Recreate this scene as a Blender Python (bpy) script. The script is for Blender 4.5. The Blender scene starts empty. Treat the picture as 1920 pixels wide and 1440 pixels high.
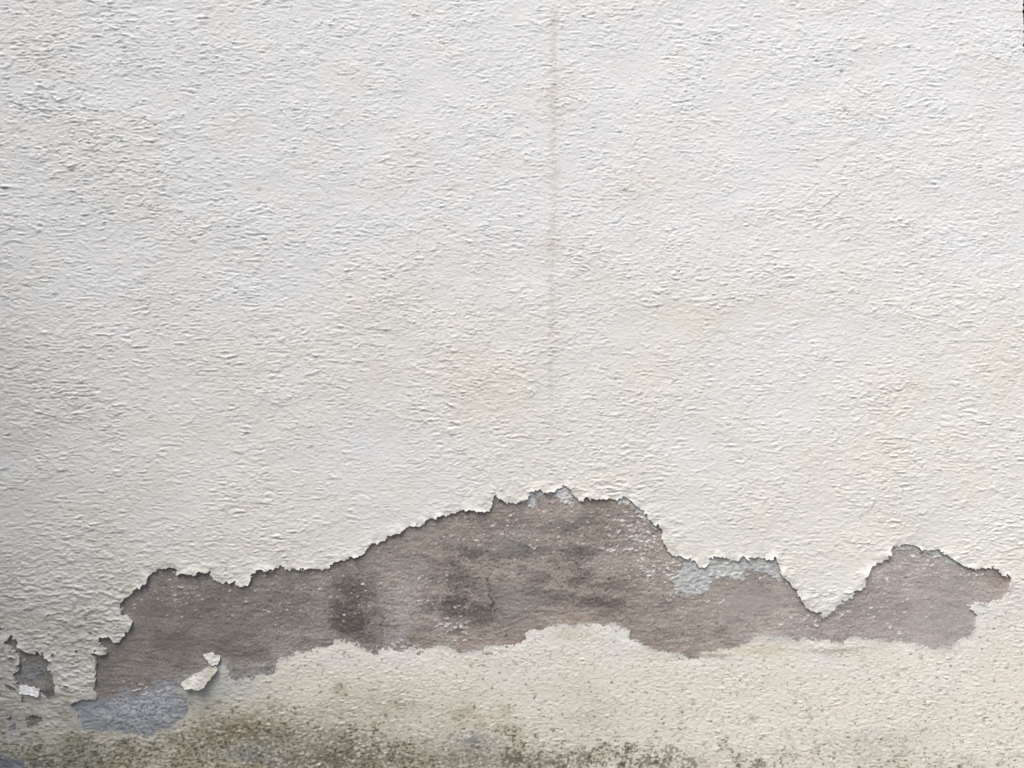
import bpy, math, random
import numpy as np
from mathutils import Vector

S = bpy.context.scene
R = math.radians
PX = 0.00125                    # metres of wall per photo pixel (2.4 m of wall across the frame)
ZC = 1.15                       # height of the frame centre on the wall
DIST = 1.733

# ------------------------------------------------------------------ camera
cam = bpy.data.objects.new('camera', bpy.data.cameras.new('camera'))
cam.data.sensor_width = 36.0
cam.data.lens = 36.0 * DIST / 2.4
cam.data.clip_start = 0.02
cam.data.clip_end = 3000
cam.location = (0.0, -DIST, ZC)
cam.rotation_euler = (R(90), 0, 0)
S.collection.objects.link(cam)
S.camera = cam

# ------------------------------------------------------------------ sky, sun, exposure
SUN_EL, SUN_AZ = 60.0, -37.0     # azimuth measured from the wall's outward normal towards the right
W = bpy.data.worlds.new('World')
S.world = W
W.use_nodes = True
nt = W.node_tree
bg = nt.nodes['Background']
sky = nt.nodes.new('ShaderNodeTexSky')
sky.sky_type = 'NISHITA'
sky.sun_disc = False
sky.sun_elevation = R(SUN_EL)
sky.sun_rotation = R(180 - SUN_AZ)
sky.air_density = 1.0
sky.dust_density = 4.0
sky.ozone_density = 0.3
nt.links.new(sky.outputs[0], bg.inputs[0])
bg.inputs[1].default_value = 0.10
sl = bpy.data.lights.new('sun', 'SUN')
sl.energy = 1.5
sl.angle = R(50)
sl.color = (1.0, 0.995, 0.985)
sun = bpy.data.objects.new('sun', sl)
S.collection.objects.link(sun)
d = Vector((math.sin(R(SUN_AZ)) * math.cos(R(SUN_EL)), -math.cos(R(SUN_AZ)) * math.cos(R(SUN_EL)), math.sin(R(SUN_EL))))
sun.rotation_euler = d.to_track_quat('Z', 'Y').to_euler()
sun.location = (3, -4, 5)
S.view_settings.view_transform = 'Standard'
S.view_settings.look = 'None'
S.view_settings.exposure = 1.00
S.view_settings.gamma = 1.0

# ------------------------------------------------------------------ helpers: noise fields in wall coordinates
NN, NP = 2048, 1.5              # texture size and photo pixels per texel
_fy = np.fft.fftfreq(NN)[:, None] / NP
_fx = np.fft.rfftfreq(NN)[None, :] / NP

def ntex(seed, lmin, lmax, beta=1.0, aspect=1.0, ang=0.0):
    """random field with wavelengths lmin..lmax px, stretched sideways by aspect, unit variance"""
    rng = np.random.default_rng(seed)
    a = R(ang)
    fx = _fx * math.cos(a) + _fy * math.sin(a)
    fy = -_fx * math.sin(a) + _fy * math.cos(a)
    k = np.sqrt((fx * aspect) ** 2 + fy ** 2) + 1e-9
    amp = k ** (-beta) * np.exp(-(k * lmin) ** 2) * (1 - np.exp(-(k * lmax) ** 2))
    w = np.fft.rfft2(rng.standard_normal((NN, NN)).astype(np.float32))
    t = np.fft.irfft2(w * amp, s=(NN, NN))
    t -= t.mean()
    return (t / t.std()).astype(np.float32)

def samp(T, u, v):
    x = u / NP; y = v / NP
    x0 = np.floor(x); y0 = np.floor(y)
    fx = (x - x0).astype(np.float32); fy = (y - y0).astype(np.float32)
    x0 = x0.astype(np.int64) % NN; y0 = y0.astype(np.int64) % NN
    x1 = (x0 + 1) % NN; y1 = (y0 + 1) % NN
    return (T[y0, x0] * (1 - fx) + T[y0, x1] * fx) * (1 - fy) + (T[y1, x0] * (1 - fx) + T[y1, x1] * fx) * fy

def sst(a, b, x):
    t = np.clip((x - a) / (b - a), 0, 1)
    return t * t * (3 - 2 * t)

def polyd(poly, u, v, reach=70.0):
    """signed distance to a closed polygon, negative inside; far points get +-reach"""
    P = np.array(poly, float); Q = np.roll(P, -1, 0)
    out = np.full(u.shape, reach, np.float32)
    m = (u > P[:, 0].min() - reach) & (u < P[:, 0].max() + reach) & (v > P[:, 1].min() - reach) & (v < P[:, 1].max() + reach)
    x = u[m].astype(np.float32); y = v[m].astype(np.float32)
    d2 = np.full(x.shape, reach * reach, np.float32)
    ins = np.zeros(x.shape, bool)
    for (ax, ay), (bx, by) in zip(P, Q):
        dx, dy = bx - ax, by - ay
        c = (y > min(ay, by)) & (y <= max(ay, by))
        if dy != 0:
            ins ^= c & (x < ax + (y - ay) * dx / dy)
        near = np.nonzero((x > min(ax, bx) - reach) & (x < max(ax, bx) + reach) & (y > min(ay, by) - reach) & (y < max(ay, by) + reach))[0]
        xn = x[near]; yn = y[near]
        t = np.clip(((xn - ax) * dx + (yn - ay) * dy) / (dx * dx + dy * dy + 1e-9), 0, 1)
        q = (xn - ax - t * dx) ** 2 + (yn - ay - t * dy) ** 2
        d2[near] = np.minimum(d2[near], q)
    dd = np.sqrt(d2)
    out[m] = np.where(ins, -dd, dd)
    return out

def mixc(c, col, m):
    m = np.clip(m, 0, 1)[..., None]
    return c * (1 - m) + np.array(col, np.float32) * m

# ------------------------------------------------------------------ helpers: objects
def tag(o, label=None, cat=None, group=None, kind=None):
    if label: o['label'] = label
    if cat: o['category'] = cat
    if group: o['group'] = group
    if kind: o['kind'] = kind
    return o

def empty(name, loc, label, cat, group=None):
    o = bpy.data.objects.new(name, None)
    o.location = loc
    S.collection.objects.link(o)
    return tag(o, label, cat, group)

def link_mesh(name, co, quads, tris, mat, parent=None, col=None, smooth=True):
    """co (n,3) world positions; parent is an Empty with a location only"""
    me = bpy.data.meshes.new(name)
    co = np.asarray(co, np.float32)
    if parent is not None:
        co = co - np.array(parent.location, np.float32)
    quads = np.asarray(quads, np.int32).reshape(-1, 4)
    tris = np.asarray(tris, np.int32).reshape(-1, 3)
    me.vertices.add(len(co)); me.vertices.foreach_set('co', co.ravel())
    loops = np.concatenate([quads.ravel(), tris.ravel()])
    me.loops.add(len(loops)); me.loops.foreach_set('vertex_index', loops)
    nq, ntr = len(quads), len(tris)
    me.polygons.add(nq + ntr)
    st = np.concatenate([np.arange(nq) * 4, nq * 4 + np.arange(ntr) * 3]).astype(np.int32)
    me.polygons.foreach_set('loop_start', st)
    me.polygons.foreach_set('use_smooth', np.full(nq + ntr, smooth, bool))
    me.update(calc_edges=True)
    me.validate()
    if col is not None:
        a = me.color_attributes.new('Pigment', 'FLOAT_COLOR', 'POINT')
        c4 = np.ones((len(co), 4), np.float32); c4[:, :3] = np.clip(col, 0.01, 0.9)
        a.data.foreach_set('color', c4.ravel())
    me.materials.append(mat)
    o = bpy.data.objects.new(name, me)
    S.collection.objects.link(o)
    if parent is not None:
        o.parent = parent
    return o

def world(u, v, h):
    """photo pixel on the wall plane + relief in mm -> metres"""
    return np.stack([(u - 960) * PX, -h * 0.001, ZC - (v - 720) * PX], -1)

def end_shift(v):
    """the free end of the wall is a little worn back near the top (px)"""
    return -6.6 * sst(112, 98, v) + 1.1 * samp(tA2, v * 0 + 50, v) * sst(150, 80, v)

def sheet(name, us, vs, f, H, C, mat, parent, skirt=None, back=None):
    """relief surface over a rectangular grid, kept where f > 0 and cut cleanly along f = 0.
    skirt: list of (depth_mm, inset_px) rings going back from the cut edge; the last is absolute when given as ('abs', mm, inset)"""
    nv_, nu_ = f.shape
    U, V = np.meshgrid(us, vs)
    U = U + end_shift(V) * sst(1890, 1923, U)
    n0 = nv_ * nu_
    inside = f > 0
    cnt = inside[:-1, :-1].astype(int) + inside[1:, :-1] + inside[:-1, 1:] + inside[1:, 1:]
    idx = np.arange(n0).reshape(nv_, nu_)
    jj, ii = np.nonzero(cnt == 4)
    quads = np.stack([idx[jj + 1, ii], idx[jj + 1, ii + 1], idx[jj, ii + 1], idx[jj, ii]], -1)
    ff = f.ravel(); Uf = U.ravel(); Vf = V.ravel(); Hf = H.ravel(); Cf = C.reshape(-1, 3)
    gy, gx = np.gradient(f)
    gn = np.sqrt(gx ** 2 + gy ** 2) + 1e-6
    gx = (gx / gn).ravel(); gy = (gy / gn).ravel()
    eu, ev, eh, ec, eg = [], [], [], [], []
    cache = {}
    def cutp(a, b):
        k = (a, b) if a < b else (b, a)
        r = cache.get(k)
        if r is None:
            t = ff[a] / (ff[a] - ff[b]); t = min(max(float(t), 0.04), 0.96)
            eu.append(Uf[a] + t * (Uf[b] - Uf[a])); ev.append(Vf[a] + t * (Vf[b] - Vf[a]))
            eh.append(Hf[a] + t * (Hf[b] - Hf[a])); ec.append(Cf[a] + t * (Cf[b] - Cf[a]))
            eg.append((gx[a] + gx[b], gy[a] + gy[b]))
            r = cache[k] = n0 + len(eu) - 1
        return r
    q2, t2, segs = [], [], []
    jj, ii = np.nonzero((cnt > 0) & (cnt < 4))
    for j, i in zip(jj.tolist(), ii.tolist()):
        c = (int(idx[j + 1, i]), int(idx[j + 1, i + 1]), int(idx[j, i + 1]), int(idx[j, i]))
        pl = []; leave = enter = None
        for a, b in zip(c, c[1:] + c[:1]):
            ia, ib = ff[a] > 0, ff[b] > 0
            if ia: pl.append(a)
            if ia != ib:
                p = cutp(a, b); pl.append(p)
                if ia: leave = p
                else:
                    enter = p
                    if leave is not None: segs.append((leave, enter)); leave = None
                    else: first_enter = p
        if leave is not None: segs.append((leave, first_enter))
        if len(pl) == 3: t2.append(pl)
        elif len(pl) == 4: q2.append(pl)
        else:
            for k in range(1, len(pl) - 1): t2.append([pl[0], pl[k], pl[k + 1]])
    au = np.concatenate([Uf, eu]); av = np.concatenate([Vf, ev]); ah = np.concatenate([Hf, eh])
    ac = np.concatenate([Cf, np.array(ec).reshape(-1, 3)]) if ec else Cf
    co = world(au, av, ah)
    quads = np.concatenate([quads, np.array(q2, np.int64).reshape(-1, 4)])
    tris = np.array(t2, np.int64).reshape(-1, 3)
    if skirt and segs:
        m = len(eu)
        eua, eva, eha = np.array(eu), np.array(ev), np.array(eh)
        g = np.array(eg); g /= np.linalg.norm(g, axis=1, keepdims=True) + 1e-6
        rings_co, rings_c = [world(eua, eva, eha)], [np.array(ec)]
        for s in skirt:
            if s[0] == 'abs': hh = np.full(m, s[1]); ins = s[2]
            else: hh = eha - s[0]; ins = s[1]
            rings_co.append(world(eua + g[:, 0] * ins, eva + g[:, 1] * ins, hh)); rings_c.append(np.array(ec) * 0.92)
        base = len(co)
        co = np.concatenate([co] + rings_co); ac = np.concatenate([ac] + rings_c)
        sg = np.array(segs) - n0
        for r in range(len(skirt)):
            o0, o1 = base + r * m, base + (r + 1) * m
            quads = np.concatenate([quads, np.stack([sg[:, 1] + o0, sg[:, 0] + o0, sg[:, 0] + o1, sg[:, 1] + o1], -1)])
    # drop unused vertices
    used = np.zeros(len(co), bool); used[quads.ravel()] = True; used[tris.ravel()] = True
    remap = np.cumsum(used) - 1
    co = co[used]; ac = ac[used]; quads = remap[quads]; tris = remap[tris]
    if back is not None:                         # a closed back a little behind the front (loose flakes)
        n = len(co); co2 = co.copy(); co2[:, 1] += back
        co = np.concatenate([co, co2]); ac = np.concatenate([ac, ac * 0.9])
        quads = np.concatenate([quads, quads[:, ::-1] + n]); tris = np.concatenate([tris, tris[:, ::-1] + n])
    return link_mesh(name, co, quads, tris, mat, parent, ac)

# ------------------------------------------------------------------ helpers: materials
def coat_material(name, rough, grain, grain_scale, mott):
    m = bpy.data.materials.new(name); m.use_nodes = True
    t = m.node_tree; L = t.links; b = t.nodes['Principled BSDF']
    b.inputs['Roughness'].default_value = rough
    b.inputs['Specular IOR Level'].default_value = 0.25
    at = t.nodes.new('ShaderNodeAttribute'); at.attribute_name = 'Pigment'
    tc = t.nodes.new('ShaderNodeTexCoord')
    n1 = t.nodes.new('ShaderNodeTexNoise'); n1.inputs['Scale'].default_value = 9; n1.inputs['Detail'].default_value = 6
    n2 = t.nodes.new('ShaderNodeTexNoise'); n2.inputs['Scale'].default_value = grain_scale; n2.inputs['Detail'].default_value = 3
    for n in (n1, n2): L.new(tc.outputs['Object'], n.inputs['Vector'])
    ad = t.nodes.new('ShaderNodeMath'); ad.operation = 'ADD'
    L.new(n1.outputs[0], ad.inputs[0]); L.new(n2.outputs[0], ad.inputs[1])
    mr = t.nodes.new('ShaderNodeMapRange')
    mr.inputs[1].default_value = 0.6; mr.inputs[2].default_value = 1.4
    mr.inputs[3].default_value = 1 - mott; mr.inputs[4].default_value = 1 + mott
    L.new(ad.outputs[0], mr.inputs[0])
    mx = t.nodes.new('ShaderNodeMix'); mx.data_type = 'RGBA'; mx.blend_type = 'MULTIPLY'; mx.inputs[0].default_value = 1
    L.new(at.outputs['Color'], mx.inputs[6]); L.new(mr.outputs[0], mx.inputs[7])
    L.new(mx.outputs[2], b.inputs['Base Color'])
    bp = t.nodes.new('ShaderNodeBump'); bp.inputs['Strength'].default_value = 0.5; bp.inputs['Distance'].default_value = grain
    L.new(n2.outputs[0], bp.inputs['Height']); L.new(bp.outputs[0], b.inputs['Normal'])
    return m

def plain_material(name, c1, c2, scale, rough=0.9, bump=0.01, stretch=(1, 1, 1)):
    m = bpy.data.materials.new(name); m.use_nodes = True
    t = m.node_tree; L = t.links; b = t.nodes['Principled BSDF']
    b.inputs['Roughness'].default_value = rough
    b.inputs['Specular IOR Level'].default_value = 0.25
    tc = t.nodes.new('ShaderNodeTexCoord'); mp = t.nodes.new('ShaderNodeMapping'); mp.inputs['Scale'].default_value = stretch
    n = t.nodes.new('ShaderNodeTexNoise'); n.inputs['Scale'].default_value = scale; n.inputs['Detail'].default_value = 8
    L.new(tc.outputs['Object'], mp.inputs[0]); L.new(mp.outputs[0], n.inputs['Vector'])
    rp = t.nodes.new('ShaderNodeValToRGB')
    rp.color_ramp.elements[0].position = 0.3; rp.color_ramp.elements[0].color = (*c1, 1)
    rp.color_ramp.elements[1].position = 0.7; rp.color_ramp.elements[1].color = (*c2, 1)
    L.new(n.outputs[0], rp.inputs[0]); L.new(rp.outputs[0], b.inputs['Base Color'])
    bp = t.nodes.new('ShaderNodeBump'); bp.inputs['Distance'].default_value = bump; bp.inputs['Strength'].default_value = 0.7
    L.new(n.outputs[0], bp.inputs['Height']); L.new(bp.outputs[0], b.inputs['Normal'])
    return m

M_PAINT = coat_material('textured_paint', 0.75, 0.0006, 420, 0.035)
M_RENDER = coat_material('bare_render', 0.9, 0.0010, 430, 0.22)
M_UNDER = coat_material('undercoat_skin', 0.85, 0.0009, 430, 0.16)
M_CORE = plain_material('painted_masonry', (0.62, 0.60, 0.54), (0.72, 0.71, 0.66), 14, bump=0.01)

# ------------------------------------------------------------------ outlines traced on the wall (photo pixels = 1.25 mm)
HOLE = [(172,1220),(178,1222),(181,1217),(184,1223),(192,1226),(201,1225),(203,1222),(200,1215),(196,1210),(192,1206),(188,1202),(187,1194),(191,1193),(196,1190),(202,1191),(210,1195),(216,1201),(226,1201),(231,1194),(238,1187),(245,1180),(250,1170),(249,1164),(243,1156),(236,1152),(228,1153),(229,1147),(226,1138),(228,1128),(234,1121),(241,1119),(249,1113),(256,1104),(262,1101),(270,1097),(277,1089),(279,1080),(286,1076),(293,1070),(302,1066),(312,1066),(320,1063),(328,1066),(333,1070),(335,1076),(343,1076),(350,1073),(356,1077),(365,1078),(371,1073),(381,1071),(391,1073),(395,1072),(397,1080),(401,1085),(410,1091),(418,1095),(424,1092),(434,1090),(443,1088),(445,1095),(450,1098),(458,1099),(466,1096),(472,1092),(470,1084),(474,1076),(482,1069),(490,1067),(500,1069),(514,1068),(525,1062),(532,1060),(536,1062),(537,1068),(545,1069),(552,1064),(562,1067),(575,1066),(592,1064),(600,1066),(615,1066),(620,1058),(630,1053),(640,1050),(655,1046),(672,1043),(684,1036),(690,1026),(697,1018),(710,1017),(722,1012),(735,1003),(750,999),(760,990),(775,987),(793,983),(798,976),(812,971),(825,968),(840,966),(850,961),(862,958),(872,956),(885,955),(900,959),(918,956),(921,950),(922,941),(926,933),(932,927),(936,932),(942,937),(946,941),(958,944),(967,944),(975,940),(983,938),(992,930),(990,925),(995,921),(1003,919),(1011,918),(1020,923),(1030,922),(1040,920),(1047,914),(1053,911),(1060,910),(1066,916),(1071,917),(1070,924),(1077,928),(1079,935),(1087,939),(1093,935),(1099,933),(1108,935),(1115,937),(1128,936),(1138,934),(1148,937),(1158,936),(1167,932),(1171,927),(1173,932),(1181,937),(1188,943),(1196,949),(1205,957),(1213,966),(1217,976),(1225,982),(1235,985),(1238,990),(1240,1000),(1243,1018),(1250,1026),(1252,1033),(1262,1041),(1275,1042),(1285,1046),(1298,1047),(1305,1053),(1309,1060),(1312,1063),(1322,1062),(1330,1058),(1330,1046),(1340,1042),(1352,1042),(1362,1047),(1370,1052),(1380,1049),(1390,1043),(1398,1047),(1412,1045),(1428,1044),(1438,1047),(1446,1048),(1450,1042),(1455,1044),(1456,1052),(1460,1062),(1463,1074),(1467,1083),(1475,1087),(1483,1097),(1492,1106),(1500,1118),(1505,1130),(1510,1141),(1520,1145),(1533,1146),(1540,1151),(1545,1156),(1551,1154),(1553,1148),(1560,1143),(1570,1135),(1578,1126),(1591,1123),(1598,1113),(1605,1106),(1618,1102),(1622,1090),(1621,1080),(1625,1072),(1630,1066),(1640,1058),(1650,1054),(1662,1048),(1667,1038),(1669,1028),(1678,1024),(1690,1021),(1700,1020),(1712,1022),(1722,1027),(1735,1032),(1748,1032),(1760,1033),(1772,1039),(1785,1049),(1800,1056),(1812,1062),(1825,1065),(1840,1066),(1852,1063),(1865,1064),(1872,1072),(1878,1078),(1887,1077),(1892,1085),(1893,1093),(1890,1104),(1888,1112),(1884,1118),(1870,1126),(1857,1131),(1845,1133),(1832,1133),(1820,1131),(1816,1136),(1819,1143),(1824,1151),(1826,1160),(1824,1172),(1821,1181),(1817,1189),(1810,1192),(1800,1196),(1795,1198),(1794,1207),(1789,1210),(1785,1217),(1770,1219),(1755,1220),(1740,1219),(1728,1219),(1715,1211),(1700,1206),(1690,1202),(1680,1204),(1670,1201),(1655,1202),(1640,1199),(1625,1200),(1610,1198),(1595,1197),(1583,1197),(1577,1203),(1580,1210),(1572,1212),(1562,1206),(1550,1199),(1535,1201),(1520,1197),(1500,1200),(1480,1198),(1460,1199),(1440,1199),(1420,1197),(1405,1200),(1395,1207),(1383,1214),(1370,1212),(1355,1215),(1335,1220),(1318,1226),(1310,1233),(1290,1234),(1272,1227),(1255,1223),(1235,1220),(1220,1214),(1207,1206),(1192,1196),(1180,1188),(1172,1182),(1150,1173),(1130,1172),(1110,1171),(1090,1173),(1075,1176),(1060,1173),(1045,1174),(1030,1176),(1010,1180),(990,1186),(980,1195),(975,1203),(960,1207),(945,1212),(925,1216),(900,1220),(880,1220),(860,1217),(840,1213),(820,1213),(800,1218),(780,1222),(765,1221),(745,1217),(730,1210),(718,1208),(710,1212),(706,1220),(707,1229),(702,1222),(690,1219),(672,1212),(655,1207),(642,1205),(630,1202),(620,1204),(608,1210),(598,1212),(585,1217),(570,1224),(555,1218),(549,1221),(545,1230),(530,1238),(515,1243),(512,1262),(495,1263),(485,1262),(475,1270),(465,1268),(455,1272),(445,1278),(437,1275),(432,1268),(425,1272),(428,1258),(420,1248),(412,1240),(400,1250),(385,1262),(362,1276),(343,1285),(338,1293),(338,1300),(343,1306),(350,1311),(354,1320),(355,1330),(352,1340),(345,1350),(332,1358),(325,1366),(310,1372),(290,1374),(270,1374),(250,1375),(235,1375),(215,1374),(195,1374),(180,1376),(170,1370),(160,1362),(155,1352),(145,1340),(137,1328),(135,1320),(142,1315),(155,1313),(165,1311),(176,1308),(180,1302),(178,1296),(174,1290),(180,1280),(183,1270),(182,1255),(183,1245),(182,1235),(180,1230),(174,1225)]
HOLE_L = [(10,1205),(12,1200),(18,1196),(20,1191),(27,1191),(29,1195),(34,1198),(36,1206),(42,1214),(47,1220),(53,1221),(58,1224),(68,1226),(76,1224),(83,1221),(85,1228),(87,1233),(93,1233),(96,1237),(95,1247),(98,1255),(100,1262),(102,1272),(105,1285),(108,1296),(111,1300),(105,1304),(98,1306),(92,1312),(88,1308),(80,1302),(76,1295),(60,1290),(50,1285),(35,1282),(32,1276),(30,1268),(26,1264),(27,1259),(35,1258),(40,1254),(36,1248),(40,1240),(38,1230),(33,1222),(25,1212),(14,1208)]
HOLE_S = [(47,1355),(53,1342),(55,1339),(65,1339),(67,1345),(78,1344),(80,1350),(70,1356),(60,1362),(50,1362)]
SLIT = [(18,1368),(22,1360),(32,1355),(31,1359),(24,1367)]
HOLE_C = [(-60,1418),(-20,1412),(0,1414),(12,1418),(25,1424),(42,1426),(40,1440),(20,1462),(-30,1470),(-70,1450)]
UNDER_A = [(1255,1036),(1300,1030),(1400,1030),(1465,1030),(1475,1095),(1462,1090),(1450,1082),(1440,1075),(1420,1072),(1405,1068),(1395,1075),(1402,1085),(1385,1088),(1370,1085),(1350,1083),(1335,1087),(1333,1100),(1328,1108),(1322,1117),(1312,1115),(1300,1117),(1280,1117),(1268,1112),(1264,1100),(1257,1085),(1262,1075),(1278,1060),(1280,1055),(1268,1048)]
UNDER_B = [(962,935),(985,925),(1000,905),(1060,900),(1078,915),(1074,930),(1072,952),(1062,945),(1050,940),(1046,932),(1035,928),(1020,928),(1002,934),(1006,950),(998,953),(985,943),(970,947)]
UNDER_C = [(1163,925),(1180,925),(1220,960),(1226,988),(1212,979),(1200,968),(1185,953),(1172,944),(1158,944)]
UNDER_D = [(1672,1015),(1720,1018),(1790,1045),(1800,1064),(1775,1054),(1758,1046),(1740,1040),(1722,1037),(1700,1032),(1680,1034)]
UNDER_E = [(1535,1163),(1560,1140),(1590,1118),(1602,1108),(1600,1122),(1585,1132),(1570,1142),(1556,1156)]

# ------------------------------------------------------------------ grid
def axis(lo, a, b, hi, step, smax):
    mid = np.arange(a, b + 0.01, step)
    left, x, s = [], a, step
    while x > lo:
        s = min(s * 1.12, smax); x -= s; left.append(max(x, lo))
    right, x, s = [], mid[-1], step
    while x < hi - 0.01:
        s = min(s * 1.12, smax); x += s; right.append(min(x, hi))
    return np.array(left[::-1] + list(mid) + right)

STEP = 1.6
us = axis(-560, -8, 1921.0, 1923.0, STEP, 4)
vs = axis(-560, -8, 1448, 1652, STEP, 4)
U, V = np.meshgrid(us, vs)

# noise fields
tA = ntex(1, 2.5, 16, 0.45, 3.0, -1)
tA2 = ntex(2, 3.8, 26, 0.8, 4.2, 1)
tC = ntex(11, 3.4, 22, 0.6, 3.1, 1)
tD = ntex(12, 3.0, 10, 0.5, 3.8, -1)
tI = ntex(13, 9, 45, 0.9, 1.6)
tH = ntex(14, 1.6, 5.5, 0.1, 1.0)
tF = ntex(3, 2.4, 9, 0.5, 2.0)
tM = ntex(4, 40, 220, 1.2, 1.5)
tL = ntex(5, 120, 700, 1.2, 1.2)
tJ = ntex(6, 3.0, 22, 0.9, 1.0)
tG = ntex(7, 2.6, 14, 0.6, 1.3)
tS = ntex(8, 3.2, 16, 0.5, 2.4, -4)
tB = ntex(9, 14, 90, 1.2, 1.2)

def f01(T, u, v): return samp(T, u, v)

# ------------------------------------------------------------------ cut fields
print('fields')
fh = polyd(HOLE, U, V)
for P in (HOLE_L, HOLE_S, SLIT, HOLE_C):
    fh = np.minimum(fh, polyd(P, U, V))
mid_u = [-1000, 0, 150, 250, 600, 1000, 1250, 1550, 1700, 1900, 2000]
mid_v = [1335, 1335, 1325, 1200, 1140, 1080, 1130, 1175, 1150, 1125, 1125]
VM = np.interp(U, mid_u, mid_v)
low = sst(-50, 60, V - VM)                                    # 0 above the scar, 1 below it
jag = f01(tJ, U, V)
def blob0(x, y, rx, ry):
    return np.exp(-((U - x) / rx) ** 2 - ((V - y) / ry) ** 2)
fc = fh + jag * (1.7 + 0.3 * low) + 0.6 * f01(tF, U + 90, V)
fc -= 2.0 * blob0(250, 1350, 130, 50) * jag
fc += 5.0 * low * f01(tB, U, V) * sst(60, 0, np.abs(fh)) * 0.6

# small ragged breaks in the loose paint of the lower left corner
reg = np.maximum(blob0(40, 1275, 110, 90), blob0(150, 1225, 40, 40)) + 0.8 * blob0(60, 1370, 60, 25)
brk = 9.0 * (2.9 - 1.15 * sst(0.15, 0.8, reg) - f01(tI, U + 150, V) - 0.25 * jag)
fc = np.minimum(fc, np.where(reg > 0.1, brk, 70))

# ------------------------------------------------------------------ paint coat relief (mm)
def paint_relief(u, v, lowm):
    m = f01(tM, u, v); l = f01(tL, u, v)
    a0 = f01(tA, u, v)
    k = 2.0
    a = f01(tA, u + 0.3 * a0, v - k * a0)
    b0 = f01(tA2, u, v)
    b = f01(tA2, u, v - 3.2 * b0)
    c0 = f01(tC, u, v)
    c = np.abs(f01(tC, u, v - 2.2 * np.abs(c0))) * 1.7 - 1.3          # rounded lumps with sharp creases between
    amp = 1.0 + 0.20 * m + 0.08 * l
    left = sst(900, 100, u)
    rough = amp * ((0.25 + 0.02 * lowm) * a + 0.25 * c * (1 - 0.55 * lowm) + (0.36 + 0.22 * left * (1 - lowm)) * (1 - 0.5 * lowm + 0.35 * sst(1500, 1850, u) * sst(500, 900, v) * (1 - lowm)) * b) + (0.13 + 0.08 * lowm) * f01(tF, u, v) + 0.04 * lowm * f01(tH, u, v)
    dash = sst(1.1, 2.4, f01(tD, u, v) + 0.45 * f01(tI, u + 99, v))
    inter = np.exp(0.20 * f01(tI, u, v))
    rough = 0.88 * rough * inter - 0.30 * dash
    sharp = np.maximum(a + 0.3 * b - 1.0, 0) * 0.35           # a few proud crumbs
    corner = sst(700, 150, u) * sst(950, 1150, v) * (1 - lowm * 0.4)
    return rough + sharp + 0.3 * m + 0.5 * l + corner * (0.9 * np.abs(f01(tB, u, v * 2.2)) + 0.5 * c)

print('relief')
Hp = paint_relief(U, V, low)
thick = 5.2 * (1 - low) + 1.7 * low
edge = np.maximum(fc, 0)
liftn = 0.5 + 0.5 * f01(tB, U * 1.3, V)
lift = (1 - low) * np.exp(-edge / 9.0) * np.clip(0.2 + 3.4 * liftn + 0.4 * jag + 1.2 * sst(700, 250, U), 0, 7)
flat = sst(0, 14, edge)                                       # relief calms down towards the cut edge
Hc = thick * (1 - low * 0.45 * (1 - sst(0, 16, edge))) + lift + Hp * (0.45 + 0.55 * flat) * (1 - 0.5 * low * (1 - flat)) - 0.9 * (1 - flat) * (1 - low)
base_low = 0.3 * f01(tM, U, V) + 0.5 * f01(tL, U, V)          # broad waves shared by every layer
Hc = Hc + base_low * (1 - (0.45 + 0.55 * flat) * (1 - 0.5 * low * (1 - flat)))
# pits and pinholes seen in the paint
PITS = [(1576,136,4,1.0,'g'),(1582,208,2.5,.8,'d'),(293,236,2.3,.9,'d'),(162,1160,3,1,'d'),(127,1166,2.2,.8,'d'),(2,1179,4,1,'d'),(17,1181,2,.7,'d'),(171,1187,3,1,'d'),(155,1202,2,.6,'d'),(1,1302,3,1,'d'),(425,1069,2,.8,'d'),(148,1269,2,.8,'d'),(334,1396,3,.8,'d'),(233,1394,5,.7,'d'),(1410,1349,8,.75,'g'),(1413,1352,5,.6,'g'),(388,1329,4,.8,'d'),(487,358,4,.4,'d'),(1153,712,3,.3,'d'),(1758,1255,2.5,.7,'d'),(1866,1240,3,.7,'d'),(1887,1253,3,.7,'d'),(1904,1258,2.5,.7,'d'),(1756,1271,2.2,.7,'d'),(1680,1298,3,.6,'d'),(1570,1294,4,.7,'g'),(1547,1301,3,.6,'g'),(1448,1333,3,.6,'g'),(1300,1321,2.5,.6,'d')]
pit = np.zeros_like(U); pitg = np.zeros_like(U)
for (x, y, r, s, k) in PITS:
    e = np.exp(-(((U - x) / r) ** 2 + ((V - y) / (r * 0.8)) ** 2)) * s
    if k == 'd': pit = np.maximum(pit, e)
    else: pitg = np.maximum(pitg, e)
Hc -= 2.5 * pit + 1.6 * pitg
# the old vertical joint behind the paint
seam_u = 1034 + 1.2 * f01(tM, U * 0 + 300, V) - 0.006 * (V - 300)
ds = U - seam_u
seam_len = sst(1000, 500, V)
Hc += (0.5 * sst(-1.2, 1.2, ds) * np.exp(-np.maximum(ds, 0) / 25) - 0.5 * np.exp(-(ds / 1.6) ** 2) * (f01(tB, U, V * 2) > -0.2)) * seam_len
Hc -= 1.0 * np.exp(-((V - 1394 - 7 * f01(tB, U, V * 0 + 60) - 0.06 * (U - 500)) / 3.5) ** 2) * sst(640, 500, U) * sst(360, 420, U)
# low ledges where a torn lip lies under the scar
for (x, y, rx, ry, s) in [(1330,1228,38,5,2.2),(1560,1218,45,5,1.6),(1240,1240,90,6,-0.6)]:
    e = np.exp(-((U - x) / rx) ** 2) * sst(y + ry, y - ry, V) * np.exp(-np.maximum(y - V, 0) / 14)
    Hc += s * e

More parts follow.
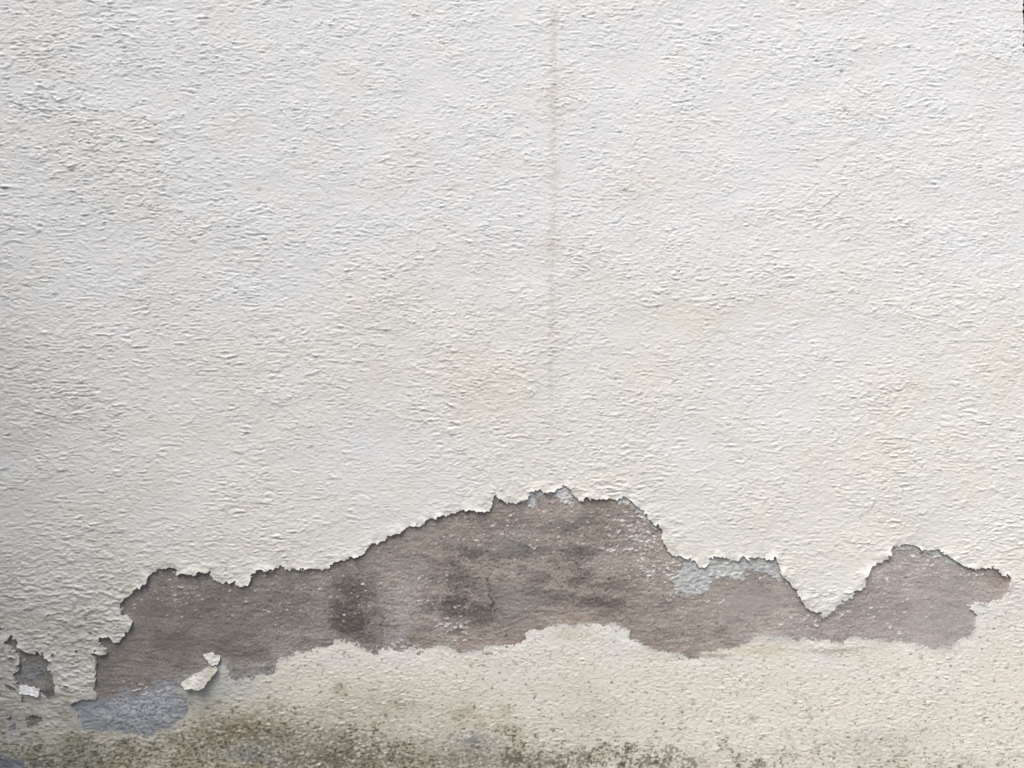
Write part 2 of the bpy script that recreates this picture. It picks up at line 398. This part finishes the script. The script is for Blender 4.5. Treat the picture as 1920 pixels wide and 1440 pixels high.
# ------------------------------------------------------------------ paint pigment
print('pigment')
def blob(x, y, rx, ry, ang=0, p=2.0, warp=0.35):
    a = R(ang); dx = U - x; dy = V - y
    X = (dx * math.cos(a) + dy * math.sin(a)) / rx; Y = (-dx * math.sin(a) + dy * math.cos(a)) / ry
    return np.exp(-(X * X + Y * Y) ** (p / 2) * np.exp(warp * f01(tB, U, V)))

WHITE = np.array((0.785, 0.786, 0.764), np.float32)
C = np.broadcast_to(WHITE, U.shape + (3,)).copy()
n_l = f01(tL, U, V); n_m = f01(tM, U + 500, V + 200); n_b = f01(tB, U, V)
# cream ageing that grows towards the damp base
cream = sst(250, 1150, V + 130 * n_l) * 0.55 + 0.40 * sst(1130, 1300, V + 30 * n_m) + 0.06 * n_m
C = mixc(C, (0.765, 0.728, 0.628), cream)
C = mixc(C, (0.655, 0.62, 0.52), low * sst(1500, 300, U) * 0.7 * sst(1180, 1320, V))
C = mixc(C, (0.72, 0.62, 0.42), 0.24 * blob(1205, 342, 42, 20) + 0.22 * blob(1290, 590, 90, 40) + 0.16 * blob(1240, 720, 120, 70)
         + 0.12 * blob(1700, 700, 160, 120) + 0.12 * blob(1880, 700, 60, 120) + 0.16 * blob(1470, 575, 40, 25)
         + 0.12 * blob(880, 700, 130, 90) + 0.1 * blob(60, 60, 80, 60) + 0.15 * blob(110, 130, 40, 14) + 0.14 * blob(300, 800, 200, 40))
seam = np.exp(-np.abs(ds - 4) / np.clip(7 + 3 * n_m, 3, 14)) * sst(900, 640, V) * (0.75 + 0.25 * n_b)
C = mixc(C, (0.57, 0.51, 0.42), np.clip(seam * 0.50, 0, 0.5))
C = mixc(C, (0.50, 0.47, 0.41), np.exp(-(ds / 1.2) ** 2) * sst(900, 700, V) * 0.30 * sst(-1.6, 0.2, n_b))
spk = f01(tS, U, V); fin = f01(tG, U, V)
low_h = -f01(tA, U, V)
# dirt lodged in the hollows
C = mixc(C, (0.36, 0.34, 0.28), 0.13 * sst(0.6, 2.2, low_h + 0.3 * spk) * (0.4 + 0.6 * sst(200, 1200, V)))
# darker grey towards the lower left of the upper coat, with a few patches
C = mixc(C, (0.42, 0.41, 0.37), 0.35 * sst(700, 0, U) * sst(880, 1260, V) * (1 + 0.3 * n_m))
C = mixc(C, (0.40, 0.38, 0.33), 0.28 * blob(150, 1190, 90, 50) + 0.4 * blob(0, 1270, 40, 60) + 0.3 * blob(30, 1345, 60, 16))
# bottom band: olive and brown mould
zone = (sst(1290, 1450, V + 26 * n_b + 22 * n_m) * sst(1400, 700, U) * 0.8 + sst(1390, 1470, V + 22 * n_b) * 0.35)
C = mixc(C, (0.36, 0.33, 0.22), zone * 0.75 * sst(-2.6, 1.0, 0.5 * f01(tG, U, V) + 0.9 * n_b + 0.4 * low_h))
for (x, y, rx, ry, s, c) in [(440,1366,70,26,1.0,(0.17,0.145,0.06)),(400,1395,70,26,.45,(0.22,0.19,0.11)),(520,1380,70,28,.55,(0.25,0.20,0.16)),(590,1425,140,26,.85,(0.12,0.11,0.075)),
                             (640,1395,60,40,.55,(0.13,0.13,0.10)),(700,1420,120,30,.55,(0.20,0.19,0.13)),(890,1392,28,20,.8,(0.20,0.21,0.21)),(880,1420,100,26,.6,(0.13,0.12,0.09)),
                             (1000,1430,90,18,.5,(0.22,0.19,0.15)),(470,1417,40,16,.7,(0.20,0.23,0.23)),(80,1430,90,20,.7,(0.12,0.12,0.10)),(150,1395,90,25,.4,(0.25,0.23,0.15)),
                             (200,1348,30,18,.3,(0.30,0.26,0.17)),(290,1432,110,18,.35,(0.36,0.30,0.18)),(1640,1385,80,18,.3,(0.32,0.32,0.25)),(1310,1425,60,14,.3,(0.45,0.36,0.30)),
                             (1110,1335,70,30,.25,(0.38,0.36,0.27)),(760,1330,120,30,.28,(0.36,0.33,0.22)),(1640,1420,90,18,.3,(0.30,0.32,0.22)),(560,1340,90,20,.3,(0.36,0.33,0.24)),(60,1320,60,10,.3,(0.45,0.42,0.36))]:
    C = mixc(C, c, 1.1 * s * blob(x, y, rx, ry, 0, 2, 0.7) * sst(-2.6, 1.0, 0.55 * fin + 0.5 * spk + 0.5 * n_b + 0.4 * low_h))
C = mixc(C, (0.22, 0.21, 0.16), 0.5 * low * sst(1.4, 2.4, low_h + 0.5 * spk + 0.35 * n_b + 0.8 * sst(1240, 1440, V) - 0.3) )
# crisp mould specks
zs = (0.9 * sst(1350, 1445, V + 18 * n_b) * sst(1520, 1150, U) + 0.9 * sst(1290, 1430, V + 26 * n_b) * sst(1250, 600, U) * (0.55 + 0.6 * blob(520, 1390, 240, 60))
      + 0.5 * sst(1380, 1450, V) + 0.10 * low * sst(1230, 1300, V) + 0.4 * blob(1640, 1385, 90, 30))
zs = zs * (0.25 + 0.95 * sst(-0.7, 1.0, 0.8 * n_b + 0.6 * n_m))
mould = sst(1.85, 2.4, fin + 0.45 * low_h + 1.55 * np.clip(zs, 0, 1.05) + 0.25 * f01(tJ, U, V + 400)) * low
C = mixc(C, (0.09, 0.088, 0.06), 0.8 * mould)
for (x, y, r) in [(1180,1405,20),(1215,1425,24),(1165,1432,14),(1258,1412,22),(1240,1432,22),(1382,1420,10),(1385,1434,8),(1050,1432,26),(1100,1420,24),(1420,1432,18),(1290,1434,24),(1175,1392,6),(960,1420,30)]:
    C = mixc(C, (0.085, 0.07, 0.05), 0.65 * sst(0.45, 0.95, blob(x, y, r, r * 0.75) * (1 + 0.45 * f01(tJ, U + 77, V + 13))))
# undercoat grey showing through along the lower torn edge
C = mixc(C, (0.84, 0.835, 0.82), 0.25 * np.exp(-edge / 2.0) * (1 - low) * sst(-0.8, 0.6, n_b + jag))
fr = np.exp(-edge / np.clip(5 + 3 * n_m, 2, 11)) * low
C = mixc(C, (0.44, 0.41, 0.36), 0.65 * np.exp(-edge / np.clip(7 + 5 * n_b, 2, 16)) * low * sst(0.0, 1.4, fin + 0.5 * jag + 0.4 * n_b))
C = mixc(C, (0.50, 0.52, 0.50), 0.7 * fr * sst(-0.8, 0.8, n_m + 0.4 * jag))
C = mixc(C, (0.46, 0.48, 0.47), 0.55 * blob(425, 1290, 60, 24) + 0.55 * blob(440, 1255, 24, 14))
C = mixc(C, (0.45, 0.40, 0.28), 0.45 * blob(1335, 1228, 32, 7) + 0.35 * blob(1560, 1222, 40, 8) + 0.35 * blob(1060, 1188, 45, 9) + 0.3 * blob(1590, 1216, 22, 5))
C = mixc(C, (0.62, 0.55, 0.40), 0.5 * blob(1420, 1215, 60, 12))
C = mixc(C, (0.07, 0.065, 0.05), 0.8 * pit)
C = mixc(C, (0.28, 0.30, 0.27), 0.8 * pitg)

# ------------------------------------------------------------------ bare render relief + pigment
bj = np.nonzero(vs > 880)[0][0]
Ub, Vb = U[bj:], V[bj:]
fb = 22.0 - fc[bj:]
def bare_relief(u, v):
    s0 = f01(tS, u, v)
    return 0.32 * f01(tG, u, v) + 0.30 * f01(tH, u + 70, v) + 0.08 * s0 + 0.22 * f01(tA2, u + 333, v) + 0.4 * f01(tB, u + 50, v)
smooth = np.zeros_like(Ub)
_U, _V = U, V
U, V = Ub, Vb
n_b2 = f01(tB, U, V); n_m2 = f01(tM, U + 500, V + 200)
sp2 = f01(tS, U + 640, V + 300); fi2 = f01(tG, U + 200, V + 700); ji2 = f01(tJ, U + 10, V + 900)
smooth = np.clip(blob(1400, 1125, 90, 36, 10) + blob(1760, 1150, 110, 70) + 0.8 * blob(240, 1120, 60, 50) + 0.6 * blob(300, 1200, 120, 50), 0, 1)
blue = sst(14, -10, polyd([(130,1325),(150,1314),(180,1312),(215,1304),(255,1302),(285,1290),(300,1275),(330,1272),(345,1295),(375,1325),(360,1390),(150,1395)], U, V) + 5 * n_b2 + 3 * fi2)
blue = np.maximum(blue, 0.8 * blob(60, 1265, 34, 22))
blue = np.maximum(blue, 0.95 * sst(5, -2, polyd(HOLE_C, U, V)))
Hb = base_low[bj:] + bare_relief(U, V) * (1 - 0.6 * smooth) * (1 + 0.4 * blue)
pits2 = sst(1.4, 2.2, fi2 + 0.4 * ji2 + 0.3 * f01(tH, U, V)) * (1 - 0.7 * smooth)
Hb -= 0.9 * pits2
B = np.broadcast_to(np.array((0.345, 0.303, 0.264), np.float32), U.shape + (3,)).copy()
right = sst(1150, 1650, U)
B = mixc(B, (0.45, 0.412, 0.38), 0.85 * right)
B = mixc(B, (0.265, 0.242, 0.215), 0.85 * sst(820, 420, U))
B = B * (1 + 0.07 * n_m2 + 0.09 * n_b2 + 0.08 * fi2 + 0.17 * f01(tH, U + 33, V))[..., None]
hh = f01(tH, U + 500, V + 80)
B = mixc(B, (0.19, 0.17, 0.155), 0.45 * sst(0.9, 2.0, n_b2 + 0.45 * fi2 + 0.3 * hh) * (1 - smooth))
B = mixc(B, (0.42, 0.38, 0.35), 0.35 * sst(0.7, 1.8, -n_b2 + 0.4 * fi2))
for (x, y, rx, ry, s, c) in [
    (1000,1075,120,26,.5,(0.42,0.365,0.325)),(1130,1060,60,40,.4,(0.41,0.355,0.32)),(820,1010,90,22,.3,(0.37,0.32,0.29)),(1180,1165,90,16,.4,(0.40,0.34,0.30)),(1560,1175,120,14,.3,(0.44,0.38,0.35)),(480,1110,50,22,.35,(0.31,0.28,0.25)),(255,1160,30,40,.3,(0.31,0.28,0.26)),
    (890,1040,34,16,.6,(0.21,0.22,0.21)),(985,1035,30,15,.65,(0.20,0.22,0.22)),(1085,1036,26,13,.6,(0.20,0.205,0.19)),(1065,985,45,14,.5,(0.24,0.235,0.22)),
    (970,1000,40,22,.35,(0.30,0.31,0.31)),(940,985,60,18,.3,(0.27,0.215,0.20)),
    (860,1085,45,28,.45,(0.20,0.18,0.16)),(850,1130,55,26,.6,(0.17,0.16,0.145)),(900,1150,55,30,.55,(0.18,0.17,0.155)),(820,1060,30,20,.35,(0.22,0.19,0.17)),
    (1000,1112,60,16,.35,(0.24,0.235,0.235)),(1035,1125,60,18,.3,(0.22,0.20,0.19)),(1085,1088,40,13,.5,(0.23,0.185,0.165)),(1010,1085,26,10,.4,(0.22,0.185,0.17)),(1120,1130,45,14,.5,(0.20,0.165,0.155)),
    (1150,1100,40,12,.35,(0.24,0.19,0.18)),(1250,1130,16,9,.5,(0.22,0.18,0.18)),(670,1165,60,32,.75,(0.175,0.13,0.125)),(660,1100,50,28,.5,(0.19,0.17,0.155)),(690,1195,40,16,.4,(0.20,0.16,0.15)),
    (755,1130,28,75,.7,(0.40,0.385,0.365)),(760,1060,30,50,.3,(0.33,0.31,0.285)),(745,1195,28,14,.6,(0.37,0.39,0.41)),(600,1130,14,60,.55,(0.35,0.325,0.30)),(970,1140,28,30,.4,(0.32,0.31,0.31)),
    (870,1205,60,9,.6,(0.34,0.235,0.165)),(950,1203,40,9,.4,(0.34,0.235,0.17)),(1085,1160,40,10,.5,(0.42,0.32,0.23)),(790,1205,30,9,.3,(0.36,0.27,0.21)),
    (1230,1205,40,12,.35,(0.36,0.27,0.235)),(1870,1085,22,18,.6,(0.42,0.32,0.25)),(1345,1215,40,9,.5,(0.42,0.33,0.25)),(1480,1085,40,18,.35,(0.34,0.27,0.24)),
    (1410,1130,60,24,.55,(0.36,0.335,0.325)),(1370,1165,30,9,.3,(0.26,0.24,0.235)),(1760,1165,80,40,.55,(0.43,0.41,0.395)),(1650,1120,70,40,.3,(0.40,0.34,0.315)),
    (430,1160,70,60,.3,(0.255,0.225,0.20)),(370,1140,60,20,.3,(0.25,0.19,0.17)),(300,1075,40,9,.3,(0.20,0.18,0.16)),(520,1140,60,40,.3,(0.27,0.25,0.215)),(320,1205,60,26,.3,(0.21,0.19,0.175)),
    (640,1140,20,12,.3,(0.16,0.15,0.14)),(450,1225,60,16,.35,(0.22,0.19,0.17)),(500,1252,14,8,.8,(0.19,0.21,0.235)),(475,1258,26,7,.5,(0.23,0.24,0.25)),(440,1272,14,7,.6,(0.22,0.23,0.25)),(480,1246,30,5,.5,(0.45,0.47,0.47)),
    (60,1210,30,20,.6,(0.25,0.235,0.22)),(80,1300,30,10,.5,(0.19,0.19,0.19))]:
    lum = sum(c) / 3 * (0.74 if sum(c) < 0.72 else 1.0)
    B = mixc(B, tuple(0.5 * q * lum * 3 / sum(c) + 0.5 * lum * w for q, w in zip(c, (1.13, 1.0, 0.90))), 1.7 * s * (0.35 * blob(x, y, rx, ry, 0, 2, 0.6) + 0.75 * sst(0.30, 0.85, blob(x, y, rx * 1.05, ry * 1.05, 0, 2, 0.8) + 0.34 * fi2 + 0.34 * hh + 0.10 * n_b2) * (blob(x, y, rx * 2, ry * 2, 0, 4, 0) > 0.02)))
B = mixc(B, (0.325, 0.34, 0.355), 0.88 * blue * sst(-2.4, 0.2, fi2 + 0.6 * hh + 3.0 * blue - 1.0))
B = mixc(B, (0.50, 0.515, 0.54), 0.95 * blue * (1.2 * blob(285, 1305, 60, 40) + 0.5 * blob(240, 1325, 60, 24)) * sst(-1.2, 1.2, fi2))
B = mixc(B, (0.60, 0.62, 0.64), 0.7 * blue * sst(0.9, 1.8, sp2 + 0.5 * ji2) * (0.3 + 0.7 * blob(290, 1305, 70, 30)))
B = mixc(B, (0.13, 0.145, 0.165), 0.85 * blue * sst(0.4, 1.5, fi2 * 0.8 + 0.7 * f01(tJ, U, V)) * (0.4 + 0.6 * blob(300, 1335, 70, 36)))
B = mixc(B, (0.15, 0.17, 0.18), 0.6 * sst(60, 20, U) * sst(1405, 1420, V))
# crack running down
cx = 915 + 0.16 * (V - 1080) + 2.2 * f01(tB, U * 0 + 40, V * 2)
crk = np.exp(-((U - cx) / np.clip(2.8 + 1.2 * f01(tB, U * 0, V * 3), 1.6, 5)) ** 2) * sst(1078, 1092, V) * sst(1160, 1140, V)
B = mixc(B, (0.07, 0.06, 0.055), 0.95 * crk * sst(-1.0, 0.6, fi2 + 0.6))
Hb -= 1.2 * crk
B = mixc(B, (0.05, 0.045, 0.04), np.clip(0.9 * blob(949, 1190, 1.8, 4.5, 0, 2, 0) + 0.7 * blob(846, 1056, 3, 3, 0, 2, 0), 0, 1))
B = mixc(B, (0.12, 0.105, 0.095), 0.6 * pits2)
B = mixc(B, (0.13, 0.115, 0.10), 0.65 * sst(1.3, 2.2, f01(tH, U + 900, V + 80) + 0.5 * n_b2) * (1 - 0.8 * blue))
# salt crumbs, small and streaked sideways
salt = np.zeros_like(U)
for (x, y, rx, ry, s) in [(1195,1010,55,50,1.0),(1225,1065,45,36,.9),(1255,1085,22,30,.9),(1150,985,60,26,.55),(850,1175,34,26,1.0),(860,1200,26,10,.9),(790,1115,26,22,.6),(810,1085,36,10,.6),
                          (785,1065,14,8,.8),(850,1150,26,14,.7),(600,1115,220,60,.16),(1590,1150,70,16,.75),(1660,1160,90,30,.45),(1350,1080,60,10,1.0),(1720,1050,60,20,.5),(1820,1080,22,12,.8),(760,1210,40,8,.9),
                          (1530,1170,80,14,.4),(1300,1130,60,18,.25),(1000,1000,300,50,.22),(1640,1085,40,24,.4),(300,1120,90,50,.2),(260,1290,50,14,.5),(80,1240,30,16,.4),(1740,1212,30,6,.4),(1240,1200,50,14,.25)]:
    salt = np.maximum(salt, s * blob(x, y, rx, ry, 0, 2, 0.3))
sal = sst(2.0, 2.6, sp2 * 1.0 + 0.3 * n_b2 + 0.55 * hh + 1.65 * salt) * sst(0.02, 0.1, salt)
B = mixc(B, (0.80, 0.79, 0.78), 0.9 * sal)
Hb += 0.9 * sal
B = mixc(B, (0.50, 0.50, 0.47), 0.75 * np.exp(-np.maximum(-fc[bj:], 0) / np.clip(6 + 4 * n_m2, 2, 13)) * low[bj:] * sst(-0.4, 1.2, 0.7 * n_m2 + 0.6 * ji2 + 0.7 * fi2) * (1 - blue))

# ------------------------------------------------------------------ undercoat left on the bare render
FU = []
for P in (UNDER_A, UNDER_B, UNDER_C, UNDER_D, UNDER_E):
    x = -(polyd(P, U, V) + 2.2 * ji2 * 0.8 + 0.8 * fi2)
    FU.append(np.minimum(x, 16 - fc[bj:]))
fu = np.max(FU, axis=0)
Hu = base_low[bj:] + 0.35 + 0.9 * sst(0, 5, fu) + 0.42 * f01(tS, U, V) + 0.25 * f01(tG, U, V) + 0.3 * f01(tA, U, V)
G = np.broadcast_to(np.array((0.50, 0.51, 0.485), np.float32), U.shape + (3,)).copy()
G = G * (1 + 0.05 * fi2 + 0.05 * sp2)[..., None]
G = mixc(G, (0.74, 0.745, 0.73), 0.85 * sst(0.3, 1.4, sp2 + 0.3 * ji2 + 0.9 * sst(1000, 950, V) + 0.5 * blob(1360, 1080, 60, 9)))
G = mixc(G, (0.42, 0.44, 0.435), 0.5 * blob(1300, 1080, 30, 22))
G = mixc(G, (0.24, 0.24, 0.21), 0.6 * sst(0.9, 1.9, fi2 + 0.3 * f01(tH, U, V)))
G = G * (1 + 0.10 * f01(tH, U + 20, V))[..., None]
U, V = _U, _V

# ------------------------------------------------------------------ build the wall
print('meshes')
wall = empty('rendered_wall', (0, 0.1, 0), 'off white textured wall whose paint has peeled off in a grey brown scar', 'wall')
wall['kind'] = 'thing'
coat = sheet('paint_coat', us, vs, fc, Hc, C, M_PAINT, wall, skirt=[(0.9, 0.0), ('abs', -14.0, 2.6)])
bare = sheet('bare_render', us, vs[bj:], fb, Hb, B, M_RENDER, wall)
bare['label'] = 'grey brown bare render laid open where the paint has peeled'
for x, lab in zip(FU, ['pale grey undercoat, the largest piece', 'whitish undercoat at the top of the scar', 'whitish undercoat strip on the slope', 'undercoat strip under the edge', 'small undercoat strip']):
    und = sheet('undercoat', us, vs[bj:], x, Hu, G, M_UNDER, wall, skirt=[('abs', -14.0, 0.0)])
    und['label'] = lab

def box(name, x0, x1, y0, y1, z0, z1, mat, parent, bev=0.0):
    co = [(x, y, z) for x in (x0, x1) for y in (y0, y1) for z in (z0, z1)]
    q = [(0, 1, 3, 2), (4, 6, 7, 5), (0, 4, 5, 1), (2, 3, 7, 6), (0, 2, 6, 4), (1, 5, 7, 3)]
    o = link_mesh(name, co, q, [], mat, parent, smooth=False)
    if bev:
        m = o.modifiers.new('bevel', 'BEVEL'); m.width = bev; m.segments = 3
    return o
XR = (1923.0 - 960) * PX
XL = (-560 - 960) * PX
box('masonry', XL, XR - 0.014, 0.016, 0.235, 0.0, ZC + 1280 * PX - 0.004, M_CORE, wall)

# the coat wraps round the free end of the wall: an uneven painted arris and end face
nz = 700
ze = np.linspace(0.0, ZC + 1280 * PX, nz); ve = 720 - (ze - ZC) / PX
rr = 0.0016 * samp(tA, ve * 0 + 50, ve) + 0.0022 * samp(tB, ve * 0 + 80, ve)
yy = np.array([-0.0015, 0.003, 0.012, 0.03, 0.06, 0.1, 0.15, 0.2, 0.24])
xo = np.array([-0.004, -0.001, 0.001, 0.002, 0.0022, 0.0022, 0.002, 0.001, -0.004])
hfront = np.interp(ve, vs, Hc[:, -1]) * 0.001
co = []
for k in range(len(yy)):
    wob = rr * (0.6 + 0.4 * min(1, k / 2)) + 0.001 * samp(tB, ve * 0 + 300 + 60 * k, ve)
    y = np.full(nz, yy[k]) if k > 1 else np.where(k == 0, -hfront, yy[k])
    x = XR + end_shift(ve) * PX + xo[k] * (k > 0) + (wob * 0.5 if k else 0)
    co.append(np.stack([x, y, ze], -1))
co = np.concatenate(co); q = []
for k in range(len(yy) - 1):
    a = np.arange(nz - 1) + k * nz
    q.append(np.stack([a, a + nz, a + nz + 1, a + 1], -1))
endc = np.broadcast_to(WHITE * 0.97, (len(co), 3))
o = link_mesh('paint_return', co, np.concatenate(q), [], M_PAINT, wall, endc)

# coping of the wall above the frame
M_COPE = plain_material('weathered_coping', (0.22, 0.21, 0.19), (0.40, 0.39, 0.36), 18, bump=0.02)
box('coping', XL, XR + 0.035, -0.045, 0.275, ZC + 1280 * PX, ZC + 1280 * PX + 0.05, M_COPE, wall, 0.006)

# ------------------------------------------------------------------ loose flakes hanging from the scar
def flake(poly, hfun, colr, label, seed, dark=0.0):
    P = np.array(poly, float)
    u = np.arange(P[:, 0].min() - 4, P[:, 0].max() + 4, 1.0); v = np.arange(P[:, 1].min() - 4, P[:, 1].max() + 4, 1.0)
    uu, vv = np.meshgrid(u, v)
    f = -polyd(poly, uu, vv) + 0.6 * samp(tJ, uu + seed, vv)
    bse = 0.3 * samp(tM, uu, vv) + 0.5 * samp(tL, uu, vv)
    H = bse + hfun(uu, vv) + 0.35 * samp(tA, uu + seed, vv) + 0.3 * samp(tG, uu + seed, vv)
    c = np.broadcast_to(np.array(colr, np.float32), uu.shape + (3,)) * (1 + 0.05 * samp(tB, uu, vv) + 0.05 * samp(tG, uu, vv))[..., None]
    c = mixc(c, (0.44, 0.42, 0.37), dark * sst(372, 392, uu + 0.6 * (vv - 1262)))
    c = mixc(c, (0.36, 0.31, 0.24), 0.45 * sst(0.7, 1.6, samp(tB, uu * 1.5 + seed, vv * 1.5)))
    o = sheet('paint_flake', u, v, f, H, c, M_PAINT, wall, skirt=[(1.6, 0.0)], back=0.0016)
    o['label'] = label
    return o
def h_big(u, v):
    d = ((v - 1251) + 0.55 * (u - 398)) / 40.0                   # grows towards the lower edge
    e = (u - 345) / 60.0
    q = np.clip((v - (1276 - 0.52 * (u - 342))) / 24.0, 0, 1.3)
    return 3.0 + 13.0 * q ** 1.2 + 4.0 * np.clip(1 - e, 0, 1) ** 2 + 1.6 * np.sin((u - 342) * 0.22)
flake([(342,1276),(352,1271),(365,1264),(378,1257),(387,1251),(398,1246),(407,1246),(412,1252),(405,1262),(398,1270),(392,1277),(388,1283),(378,1287),(365,1286),(352,1287),(347,1283),(342,1279)],
      h_big, (0.62, 0.61, 0.565), 'larger curled paint flake peeling outward', 0, 0.75)
flake([(381,1225),(390,1224),(401,1223),(405,1228),(412,1227),(415,1232),(414,1238),(409,1243),(401,1246),(396,1243),(390,1234),(384,1229)],
      lambda u, v: 3.0 + 0.22 * (v - 1223) + 0.1 * np.abs(u - 400), (0.70, 0.68, 0.63), 'small triangular paint flake', 400)
flake([(41,1284),(52,1283),(56,1286),(68,1287),(79,1290),(78,1303),(60,1299),(42,1297)],
      lambda u, v: 8.0 + 0.35 * (v - 1283), (0.80, 0.79, 0.775), 'bright white squarish paint flake tilted to the sky', 800)

# ------------------------------------------------------------------ left of the frame: unseen wall and block, added to take part of the sky
M_BLOCKER = plain_material('blocker_render', (0.12, 0.115, 0.105), (0.19, 0.18, 0.165), 6, bump=0.02)
sw = empty('shade_wall', (XL, -2.0, 0), 'added dark shading wall, out of view, at the left hand end of the tall wall', 'wall')  # added out of frame to dim the lower left of the tall wall
sw['kind'] = 'thing'
box('masonry', XL - 0.2, XL - 0.003, -4.2, 0.3, 0.0, 2.62, M_BLOCKER, sw)
box('coping', XL - 0.25, XL + 0.04, -4.25, 0.35, 2.623, 2.68, M_COPE, sw, 0.008)
light_blocker = empty('shade_block', (-4.6, -2.0, 0), 'added dark shading block, out of view, beyond the shading wall', 'light_blocker')  # unseen volume added so light falls off gradually towards the left
box('wall', -9.0, -4.6, -7.0, 3.0, 0.0, 6.4, M_BLOCKER, light_blocker)
box('blocker_cap', -9.2, -4.3, -7.2, 3.2, 6.403, 6.55, M_COPE, light_blocker, 0.02)

# ------------------------------------------------------------------ ground
M_SOIL = plain_material('dark_soil', (0.06, 0.05, 0.04), (0.13, 0.115, 0.09), 3.0, bump=0.03)
rng = np.random.default_rng(5)
gx = np.concatenate([-np.geomspace(600, 5, 22), np.linspace(-4.5, 6, 110), np.geomspace(7, 600, 22)])
gy = np.concatenate([-np.geomspace(600, 5, 22), np.linspace(-4.5, 5, 100), np.geomspace(6, 600, 22)])
GX, GY = np.meshgrid(gx, gy)
GZ = 0.012 * samp(tB, GX * 400, GY * 400) * (np.hypot(GX, GY) < 8)
gi = np.arange(GX.size).reshape(GX.shape)
gq = np.stack([gi[:-1, :-1], gi[:-1, 1:], gi[1:, 1:], gi[1:, :-1]], -1).reshape(-1, 4)
g = link_mesh('ground', np.stack([GX, GY, GZ], -1).reshape(-1, 3), gq, [], M_SOIL)
g['kind'] = 'structure'

# ------------------------------------------------------------------ tree beyond the free end of the wall
M_BARK = plain_material('dark_bark', (0.035, 0.032, 0.03), (0.10, 0.085, 0.08), 30, bump=0.02, stretch=(1, 1, 0.25))
def leaf_material():
    m = bpy.data.materials.new('leaf'); m.use_nodes = True
    t = m.node_tree; L = t.links; b = t.nodes['Principled BSDF']
    b.inputs['Roughness'].default_value = 0.45
    b.inputs['Specular IOR Level'].default_value = 0.35
    gi_ = t.nodes.new('ShaderNodeNewGeometry')
    rp = t.nodes.new('ShaderNodeValToRGB')
    rp.color_ramp.elements[0].color = (0.035, 0.075, 0.02, 1); rp.color_ramp.elements[1].color = (0.13, 0.20, 0.055, 1)
    L.new(gi_.outputs['Random Per Island'], rp.inputs[0]); L.new(rp.outputs[0], b.inputs['Base Color'])
    return m
M_LEAF = leaf_material()
tree = empty('small_tree', (2.02, 1.3, 0), 'small green leaved tree with a dark trunk beyond the right end of the wall', 'tree')
def tube(path, radii, n=10):
    co, q = [], []
    for k, (p, r) in enumerate(zip(path, radii)):
        for a in range(n):
            t = 2 * math.pi * a / n
            w = 1 + 0.10 * math.sin(3 * t + k * 0.7) + 0.06 * math.sin(5 * t - k)
            co.append((p[0] + r * w * math.cos(t), p[1] + r * w * math.sin(t), p[2]))
        if k:
            for a in range(n):
                q.append(((k - 1) * n + a, (k - 1) * n + (a + 1) % n, k * n + (a + 1) % n, k * n + a))
    return co, q
random.seed(3)
tp, tr = [], []
for k in range(26):
    z = k * 0.13
    tp.append((2.02 + 0.03 * math.sin(z * 2.1), 1.3 + 0.04 * math.sin(z * 1.3 + 1), z)); tr.append(0.10 * (1 - 0.02 * k) + 0.05 * math.exp(-z * 4))
co, q = tube(tp, tr, 14)
limbs = []
for k in range(16):
    z0 = 2.35 + random.random() * 0.9; a = random.uniform(0, 2 * math.pi)
    ln = random.uniform(0.5, 1.0); pth, rad = [], []
    for s in range(7):
        t = s / 6
        pth.append((2.03 + math.cos(a) * ln * t, 1.3 + math.sin(a) * ln * t, z0 + 0.55 * t + 0.1 * t * t)); rad.append(0.03 * (1 - 0.85 * t) + 0.003)
    c2, q2 = tube(pth, rad, 7)
    q += [tuple(i + len(co) for i in f) for f in q2]; co += c2; limbs.append(pth)
link_mesh('trunk', co, q, [], M_BARK, tree)
lc, lq = [], []
def leaf(p, sz):
    dv = Vector((random.gauss(0, 1), random.gauss(0, 1), random.gauss(-0.3, 0.7))).normalized()
    sd = dv.cross(Vector((random.gauss(0, .5), random.gauss(0, .5), 1))).normalized(); up = sd.cross(dv)
    b = len(lc)
    for (a, w, h) in [(0, 0, 0), (.35, -.27, .05), (.35, .27, .05), (.75, -.2, .0), (.75, .2, .0), (1.05, 0, -.08)]:
        lc.append(tuple(Vector(p) + dv * sz * a + sd * sz * w + up * sz * h))
    lq.extend([(b, b + 2, b + 1), (b + 1, b + 2, b + 4), (b + 1, b + 4, b + 3), (b + 3, b + 4, b + 5)])
cl = []
for pth in limbs:
    for p in pth[1:]:
        cl.append((Vector(p), 0.20))
for k in range(26):
    a = random.uniform(0, 6.28); r = random.uniform(0.1, 0.75)
    cl.append((Vector((2.03 + r * math.cos(a), 1.3 + r * math.sin(a), random.uniform(2.66, 3.9))), 0.24))
for c_, r_ in cl:
    for k in range(62):
        p = c_ + Vector((random.gauss(0, r_ * .55), random.gauss(0, r_ * .55), random.gauss(0, r_ * .5)))
        if p.z > 2.58 + 0.05 * math.sin(p.x * 21): leaf(p, random.uniform(0.035, 0.065))
link_mesh('crown', lc, [], lq, M_LEAF, tree, smooth=False)
print('done')
